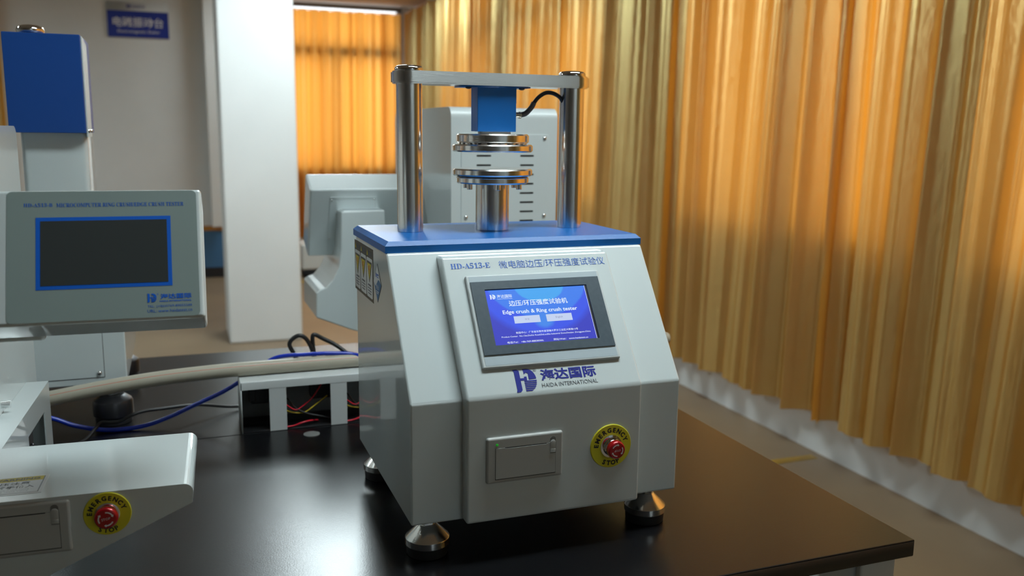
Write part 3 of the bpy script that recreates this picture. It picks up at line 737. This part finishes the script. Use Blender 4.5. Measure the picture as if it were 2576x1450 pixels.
# ------------------------------------------------------------------ left tester (cut by the left frame edge)
B = thing('crush_tester', 'white tester at the left picture edge with switched off display and low console', 'testing machine', (-0.343, -0.032, 0), -math.radians(2.5))
hd, HF = head(B, -0.100, 0.1102, 0.1420, 0.068, -0.02, 0.350, 22)
poly('front_overlay', M['overlay'], hd, [round_poly(rect(-0.0775, 0.1050, 0.0025, 0.1402), 0.005)], HF, 0.0003)
poly('blue_border', M['overlay_blue'], hd, [rect(-0.0509, 0.0785, 0.0357, 0.1121)], HF @ Matrix.Translation((0, 0, 0.0003)), 0.0002)
poly('dark_display', M['dark_glass'], hd, [rect(-0.0466, 0.0746, 0.0398, 0.1082)], HF @ Matrix.Translation((0, 0, 0.0005)), 0.0002)['label'] = 'unlit dark display'
text(serif('HD-A513-B'), M['ink_blue'], hd, HF, -0.0620, -0.0352, 0.1236, 0.1276, 0.0005)
text(serif('MICROCOMPUTER RING CRUSH/EDGE CRUSH TESTER'), M['ink_blue'], hd, HF, -0.0316, 0.0921, 0.1230, 0.1274, 0.0005)
logo(M['overlay_blue'], hd, HF, 0.0532, 0.0626, 0.0184, 0.0276, 0.0005)
text('®', M['overlay_blue'], hd, HF, 0.0628, 0.0645, 0.0258, 0.0278, 0.0005)
text('海达国际', M['overlay_blue'], hd, HF, 0.0661, 0.0969, 0.0214, 0.0271, 0.0005, 0.025)
text('HAIDA INTERNATIONAL', M['overlay_blue'], hd, HF, 0.0655, 0.0968, 0.0183, 0.0202, 0.0005, 0.02)
text('TEL: (+86)0769-89055588', M['ink_blue'], hd, HF, 0.0534, 0.0970, 0.0121, 0.0152, 0.0005, 0.0)
text('URL: www.haidatest.cn', M['ink_blue'], hd, HF, 0.0533, 0.0971, 0.0074, 0.0107, 0.0005, 0.0)
# console
cons = round_poly([(0.0895, 0.160), (0.0865, 0.1375), (-0.12, 0.046), (-0.36, 0.046), (-0.36, 0.160)], [0.012, 0.003, 0.02, 0.01, 0.005])
link('console', prismm(cons, 0.0, 0.178, 'y', 0.0025, 3), M['paint'], B, wn=True)
CF = frame((-0.1405, 0, 0.0985), (1, 0, 0), (0, 0, 1), (0, -1, 0))
printer(B, CF, 0.1045, 0.0582, led=False)
emergency_stop(B, frame((0.0, 0, 0.1355), (1, 0, 0), (0, 0, 1), (0, -1, 0)), 0.0240, 0.0122, 0.016, 8)
WS = frame((0, 0, 0.160), (1, 0, 0), (0, 1, 0), (0, 0, 1))
wst = poly('warning_sticker', M['sticker_white'], B, [rect(-0.165, -0.066, 0.0175, 0.0715)], WS, 0.0003)
w2 = WS @ Matrix.Translation((0, 0, 0.0003))
poly('border', M['ink_grey'], wst, [rect(-0.162, -0.0695, 0.021, 0.0685)], w2, 0.0001)
poly('field', M['sticker_white'], wst, [rect(-0.1615, -0.0705, 0.0215, 0.056)], w2 @ Matrix.Translation((0, 0, 0.0001)), 0.0001)
poly('yellow_band', M['yellow_print'], wst, [rect(-0.1615, -0.0705, 0.0563, 0.068)], w2 @ Matrix.Translation((0, 0, 0.0001)), 0.0001)
text('危险 / WARNING', M['ink_black'], wst, WS, -0.150, -0.074, 0.0585, 0.0660, 0.0007, 0.02)
text('挤压注意', M['ink_black'], wst, WS, -0.122, -0.082, 0.0455, 0.0535, 0.0007, 0.02)
text('请勿将手伸入', M['ink_black'], wst, WS, -0.132, -0.076, 0.0345, 0.0430, 0.0007, 0.02)
text('Squeeze caution, do not put hands in while moving', M['ink_grey'], wst, WS, -0.150, -0.080, 0.0290, 0.0320, 0.0007)
text('Failure to observe may cause injury', M['ink_grey'], wst, WS, -0.150, -0.080, 0.0245, 0.0275, 0.0007)
# cabinet behind with rounded top
cab = round_poly([(0.1785, 0.046), (0.590, 0.046), (0.590, 0.548), (0.1785, 0.548)], [0.004, 0.004, 0.016, 0.03])
link('cabinet', prismm(cab, -0.44, -0.1712, 'x', 0.0015, 2), M['paint'], B, wn=True)
box('head_arm', M['paint'], B, -0.22, -0.055, 0.05, 0.178, 0.318, 0.385, 0.006)
for x, y in ((-0.40, 0.20), (-0.21, 0.20), (-0.40, 0.555), (-0.21, 0.555), (-0.33, 0.03)): foot(B, x, y, 0.047)
# inlet housing beside the cabinet: shell with a window, black socket behind
px0, px1, py0, py1, pz = -0.1710, -0.1400, 0.1785, 0.513, 0.1545
bm = bmesh.new()
add_box(bm, px0, px1, py0, py1, pz-0.002, pz)          # lid
add_box(bm, px0, px1, py1-0.002, py1, 0.047, pz-0.002)    # back
wy0, wy1, wz0, wz1 = 0.345, 0.466, 0.055, 0.119
for a in ((py0, wy0, 0.047, pz-0.002), (wy1, py1-0.002, 0.047, pz-0.002), (wy0, wy1, 0.047, wz0), (wy0, wy1, wz1, pz-0.002)): add_box(bm, px1-0.002, px1, *a)
link('inlet_housing', bm, M['paint'], B, smooth=False)
sk = box('power_socket', M['black'], B, px0+0.001, px1-0.008, 0.352, 0.415, 0.052, 0.112, 0.002)
for k in range(3): box('socket_pin', M['dark_steel'], sk, px1-0.008, px1-0.004, 0.370+k*0.012, 0.374+k*0.012, 0.080, 0.093)
lathe('side_screw', M['chrome'], B, [(0.0045, 0), (0.0045, 0.006), (0.0050, 0.0062), (0.0050, 0.011), (0, 0.011)], mw=frame((-0.1712, 0.352, 0.166), (0, 1, 0), (0, 0, 1), (1, 0, 0)), seg=24)

# ------------------------------------------------------------------ rear left machine with blue cover (seen from behind)
A = thing('column_tester', 'tall machine at far left with bright blue cover on its column and chrome knob', 'testing machine', (-0.46, 0.86, 0))
ax, ay = -0.46, 0.86
def L_(x): return x-ax
def Y_(y): return y-ay
box('cabinet', M['paint'], A, L_(-0.64), L_(-0.361), Y_(0.72), Y_(1.095), 0.080, 0.36, 0.003)
RP = frame((L_(-0.361), Y_(0.72), 0.046), (1, 0, 0), (0, 0, 1), (0, -1, 0))
poly('panel_seam', M['ink_black'], A, [rect(-0.22, -0.0385, 0.0475, 0.0485), rect(-0.0385, -0.0375, 0.0475, 0.30)], RP, 0.0002)
box('back_panel', M['paint'], A, L_(-0.60), L_(-0.3995), Y_(0.7188), Y_(0.72), 0.0945, 0.346, 0.0004)
for (x, z) in ((-0.4075, 0.1025), (-0.59, 0.1025)): screw(A, frame((L_(x), Y_(0.7187), z), (1, 0, 0), (0, 0, 1), (0, -1, 0)), 0.0042)
for x, y in ((-0.390, 0.745), (-0.390, 1.06), (-0.61, 0.745), (-0.61, 1.06)): foot(A, L_(x), Y_(y), 0.081, 1.18)
link('column', prismm(round_poly([(L_(-0.508), Y_(0.735)), (L_(-0.402), Y_(0.735)), (L_(-0.402), Y_(0.86)), (L_(-0.508), Y_(0.86))], [0.01, 0.01, 0.004, 0.004]), 0.36, 0.54, 'z'), M['paint'], A, ang=25)
bl = link('blue_cover', prismm([(L_(-0.5215), Y_(0.715)), (L_(-0.4015), Y_(0.715)), (L_(-0.4015), Y_(0.88)), (L_(-0.5215), Y_(0.88))], 0.537, 0.7045, 'z', 0.0015, 2), M['blue_flat'], A, wn=True)
link('side_cheek', prismm([(Y_(0.722), 0.530), (Y_(0.80), 0.530), (Y_(0.80), 0.694), (Y_(0.722), 0.7025)], L_(-0.4014), L_(-0.3990), 'x', 0.0004, 1), M['paint'], A, wn=True)
for y in (0.735, 0.785): screw(A, frame((L_(-0.399), Y_(y), 0.541), (0, 1, 0), (0, 0, 1), (1, 0, 0)), 0.004)
kb = lathe('knob', M['chrome'], A, [(0.010, 0), (0.0125, 0.003), (0.0215, 0.0045), (0.0228, 0.009), (0.0215, 0.014), (0.013, 0.0175), (0, 0.019)], (L_(-0.4845), Y_(0.775), 0.7045), seg=14, ang=60)

# ------------------------------------------------------------------ rear white machine with vented back and turned-away display
R = thing('vented_tester', 'white machine behind the main tester with vented back and display facing away', 'testing machine', (0.39, 1.0, 0))
def X2(x): return x-0.39
def Y2(y): return y-1.0
prof = round_poly([(Y2(0.75), 0.046), (Y2(0.75), 0.598), (Y2(1.255), 0.598), (Y2(1.255), 0.046)], [0.003, 0.022, 0.03, 0.003], 10)
link('cabinet', prismm(prof, X2(0.274), X2(0.510), 'x', 0.0015, 2), M['paint'], R, wn=True, ang=25)
VP = frame((X2(0.274), Y2(0.75), 0.046), (1, 0, 0), (0, 0, 1), (0, -1, 0))
vp = link('back_panel', prismm(round_poly(rect(0.0215, 0.2165, 0.03, 0.4975), 0.005), -0.0005, 0.0014, 'z', 0.0004, 1), M['paint'], R, VP, wn=True)
for i in range(13):
    z = 0.4525-i*0.0196
    if z < 0.12: break
    for u0, u1 in ((0.0545, 0.0865), (0.1515, 0.1825)):
        link('vent_slot', prismm(round_poly(rect(u0, u1, z-0.0018, z+0.0018), 0.0017), 0.0013, 0.0017, 'z'), M['black'], vp, VP, smooth=False)
for u, v in ((0.0315, 0.325), (0.2075, 0.3255), (0.2065, 0.4895), (0.0315, 0.4895)): screw(R, VP @ Matrix.Translation((u, v, 0.0014)), 0.0042)
# console and arm, one sweeping casting
arm = [(0.178, 0.372), (0.080, 0.370), (0.078, 0.285), (0.072, 0.245), (0.059, 0.218), (0.043, 0.201), (0.028, 0.196), (0.021, 0.190), (0.0195, 0.134), (0.10, 0.100), (0.275, 0.046), (0.275, 0.180), (0.225, 0.20), (0.190, 0.25), (0.178, 0.30)]
link('arm', prismm([(X2(a), b) for a, b in arm], Y2(0.95), Y2(1.16), 'y', 0.003, 3), M['paint'], R, wn=True)
MW = Matrix.Rotation(math.pi, 4, 'Z')
# display head: faces away, its back towards the viewer
t_ = math.radians(24); Th = 0.078
hb = frame((X2(0.018), Y2(0.985), 0.4175), (1, 0, 0), (0, math.sin(t_), -math.cos(t_)), (0, -math.cos(t_), -math.sin(t_)))
# hb: x right, y down along the back, z towards the viewer
hr = link('display_head', boxm(0, 0.236, 0, 0.175, -Th, 0, 0.005, 3), M['paint'], R, hb, wn=True)
rim = bmesh.new()
add_box(rim, 0.045, 0.150, 0.020, 0.0215, 0, 0.0012); add_box(rim, 0.045, 0.0462, 0.0215, 0.165, 0, 0.0012); add_box(rim, 0.149, 0.150, 0.0215, 0.165, 0, 0.0012)
link('mounting_plate', rim, M['paint'], hr, hb, smooth=False)
for u, v in ((0.050, 0.027), (0.145, 0.027), (0.048, 0.128), (0.145, 0.128)): screw(hr, hb @ Matrix.Translation((u, v, 0.0)), 0.0025)
box('head_bracket', M['paint'], R, X2(0.085), X2(0.174), Y2(0.952), Y2(1.10), 0.26, 0.372, 0.003)
for x, y in ((0.30, 0.78), (0.485, 0.78), (0.30, 1.22), (0.485, 1.22)): foot(R, X2(x), Y2(y), 0.047)

# ------------------------------------------------------------------ socket rail with wires
S = thing('socket_rail', 'white power socket rail with open side windows standing between the tables', 'power rail', (0.20, 0.63, 0))
sx = lambda x: x-0.20
sy = lambda y: y-0.63
ry0, ry1, rx0, rx1, rz = 0.5935, 0.690, -0.1675, 0.60, 0.0965
link('lid', prismm(round_poly([(sy(ry0), rz-0.015), (sy(ry0), rz), (sy(ry1), rz), (sy(ry1), rz-0.015), (sy(ry1-0.0015), rz-0.015), (sy(ry1-0.0015), rz-0.0015), (sy(ry0+0.0015), rz-0.0015), (sy(ry0+0.0015), rz-0.015)], [0, 0.002, 0.002, 0, 0, 0, 0, 0], 3), sx(rx0), sx(rx1), 'x'), M['frame_white'], S, smooth=True)
box('end_plate', M['frame_white'], S, sx(rx0), sx(rx0+0.0015), sy(ry0), sy(ry1), 0, rz-0.0015)
box('end_plate', M['frame_white'], S, sx(rx1-0.0015), sx(rx1), sy(ry0), sy(ry1), 0, rz-0.0015)
box('back_plate', M['frame_white'], S, sx(rx0+0.0015), sx(rx1-0.0015), sy(ry1-0.0015), sy(ry1), 0, rz-0.015)
box('bottom_plate', M['dark_steel'], S, sx(rx0+0.0015), sx(rx1-0.0015), sy(ry0+0.002), sy(ry1-0.002), 0.0, 0.0012)
x = -0.118; kk = 0
while x < 0.58:
    box('upright', M['frame_white'], S, sx(x), sx(x+0.0305), sy(ry0+0.0003), sy(ry0+0.0018), 0, rz-0.013, 0.0004, seg=1)
    s_ = box('socket', M['black'], S, sx(x-0.030), sx(x+0.022), sy(0.625), sy(0.665), rz-0.052, rz-0.0025, 0.003)
    box('terminal', M['black'], s_, sx(x-0.034), sx(x-0.022), sy(0.62), sy(0.64), rz-0.046, rz-0.022, 0.002)
    box('terminal', M['black'], s_, sx(x+0.018), sx(x+0.034), sy(0.62), sy(0.64), rz-0.040, rz-0.014, 0.002)
    tube('red_wire', M['wire_red'], S, [(sx(x+0.03), sy(0.606), 0.045), (sx(x+0.046), sy(0.606), 0.033), (sx(x+0.058), sy(0.608), 0.036), (sx(x+0.080), sy(0.612), 0.052), (sx(x+0.098), sy(0.618), 0.075)], 0.0012, 8)
    tube('yellow_wire', M['wire_yellow'], S, [(sx(x+0.028), sy(0.608), 0.034), (sx(x+0.045), sy(0.608), 0.027), (sx(x+0.065), sy(0.608), 0.026), (sx(x+0.085), sy(0.610), 0.038), (sx(x+0.108), sy(0.616), 0.052)], 0.0012, 8)
    tube('black_wire', M['black'], S, [(sx(x+0.034), sy(0.612), 0.055), (sx(x+0.048), sy(0.608), 0.036), (sx(x+0.068), sy(0.606), 0.024), (sx(x+0.098), sy(0.608), 0.014), (sx(x+0.12), sy(0.61), 0.006)], 0.0017, 8)
    tube('red_wire', M['wire_red'], S, [(sx(x+0.022), sy(0.600), 0.0032), (sx(x+0.042), sy(0.600), 0.004), (sx(x+0.058), sy(0.600), 0.0085), (sx(x+0.074), sy(0.606), 0.009), (sx(x+0.09), sy(0.62), 0.004)], 0.0016, 8)
    x += 0.111
# pipe with the red line
pts = [(-0.98, 0.640, 0.0137), (-0.86, 0.637, 0.025), (-0.70, 0.634, 0.052), (-0.58, 0.632, 0.072), (-0.475, 0.632, 0.0865), (-0.40, 0.633, 0.0965), (-0.304, 0.635, 0.1055), (-0.20, 0.638, 0.1095), (-0.10, 0.640, 0.1098), (0.05, 0.641, 0.1098), (0.35, 0.641, 0.1098), (0.60, 0.641, 0.109), (0.727, 0.641, 0.106)]
pp_ = thing('pvc_pipe', 'beige plastic pipe with thin red line lying along the socket rail', 'pipe', (0, 0, 0))
tube('pipe', M['pipe'], pp_, pts, 0.0130, 28, 8)
P_ = [Vector(p)+Vector((0, -0.0127*math.cos(math.radians(38)), 0.0127*math.sin(math.radians(38)))) for p in pts]
tube('red_line', M['red_line'], pp_, P_, 0.00055, 6, 8)
lathe('end_cap', M['pipe'], pp_, [(0.0135, 0), (0.0135, 0.006), (0.011, 0.011), (0, 0.013)], mw=frame((0.726, 0.641, 0.106), (0, 1, 0), (0, 0, 1), (1, 0, 0)), seg=28)
# hose
hs = tube('air_hose', M['hose'], None, [(-0.80, 0.70, 0.11), (-0.62, 0.69, 0.075), (-0.53, 0.684, 0.050), (-0.483, 0.682, 0.034), (-0.449, 0.680, 0.018), (-0.398, 0.678, 0.0055), (-0.344, 0.678, 0.0055), (-0.296, 0.68, 0.017), (-0.239, 0.68, 0.040), (-0.196, 0.672, 0.060), (-0.165, 0.665, 0.079), (-0.13, 0.662, 0.103), (-0.095, 0.655, 0.1235), (-0.04, 0.648, 0.1265), (0.01, 0.642, 0.1262), (0.05, 0.638, 0.121), (0.09, 0.60, 0.108), (0.13, 0.53, 0.09), (0.15, 0.45, 0.075), (0.15, 0.36, 0.07)], 0.0040, 14, 8)
tag(hs, 'bright blue air hose sagging over the table and across the beige pipe', 'hose')
cb = tube('power_cable', M['black'], None, [(-0.455, 0.60, 0.0035), (-0.430, 0.63, 0.006), (-0.415, 0.655, 0.017), (-0.406, 0.668, 0.0235), (-0.392, 0.670, 0.0215), (-0.375, 0.672, 0.021), (-0.356, 0.676, 0.029), (-0.332, 0.684, 0.033), (-0.305, 0.692, 0.032), (-0.239, 0.72, 0.025), (-0.165, 0.75, 0.006), (-0.05, 0.78, 0.0035), (0.10, 0.80, 0.0035)], 0.0030, 12, 8)
tag(cb, 'thin black cable crossing over the blue hose in front of the chrome foot', 'cable')
cl = tube('looped_cable', M['black'], None, [(-0.03, 0.85, 0.0045), (-0.045, 0.79, 0.045), (-0.052, 0.735, 0.098), (-0.0655, 0.72, 0.132), (-0.050, 0.716, 0.1485), (-0.034, 0.716, 0.142), (-0.0225, 0.716, 0.118), (-0.0185, 0.717, 0.096), (-0.0175, 0.719, 0.096), (-0.0195, 0.72, 0.120), (-0.0205, 0.72, 0.143), (-0.0155, 0.72, 0.1475), (0.000, 0.72, 0.1385), (0.022, 0.717, 0.126), (0.044, 0.708, 0.108), (0.058, 0.70, 0.085), (0.062, 0.702, 0.05), (0.10, 0.72, 0.0045), (0.2, 0.73, 0.0045)], 0.0042, 14, 8)
tag(cl, 'black cable standing in an upright loop behind the beige pipe', 'cable')
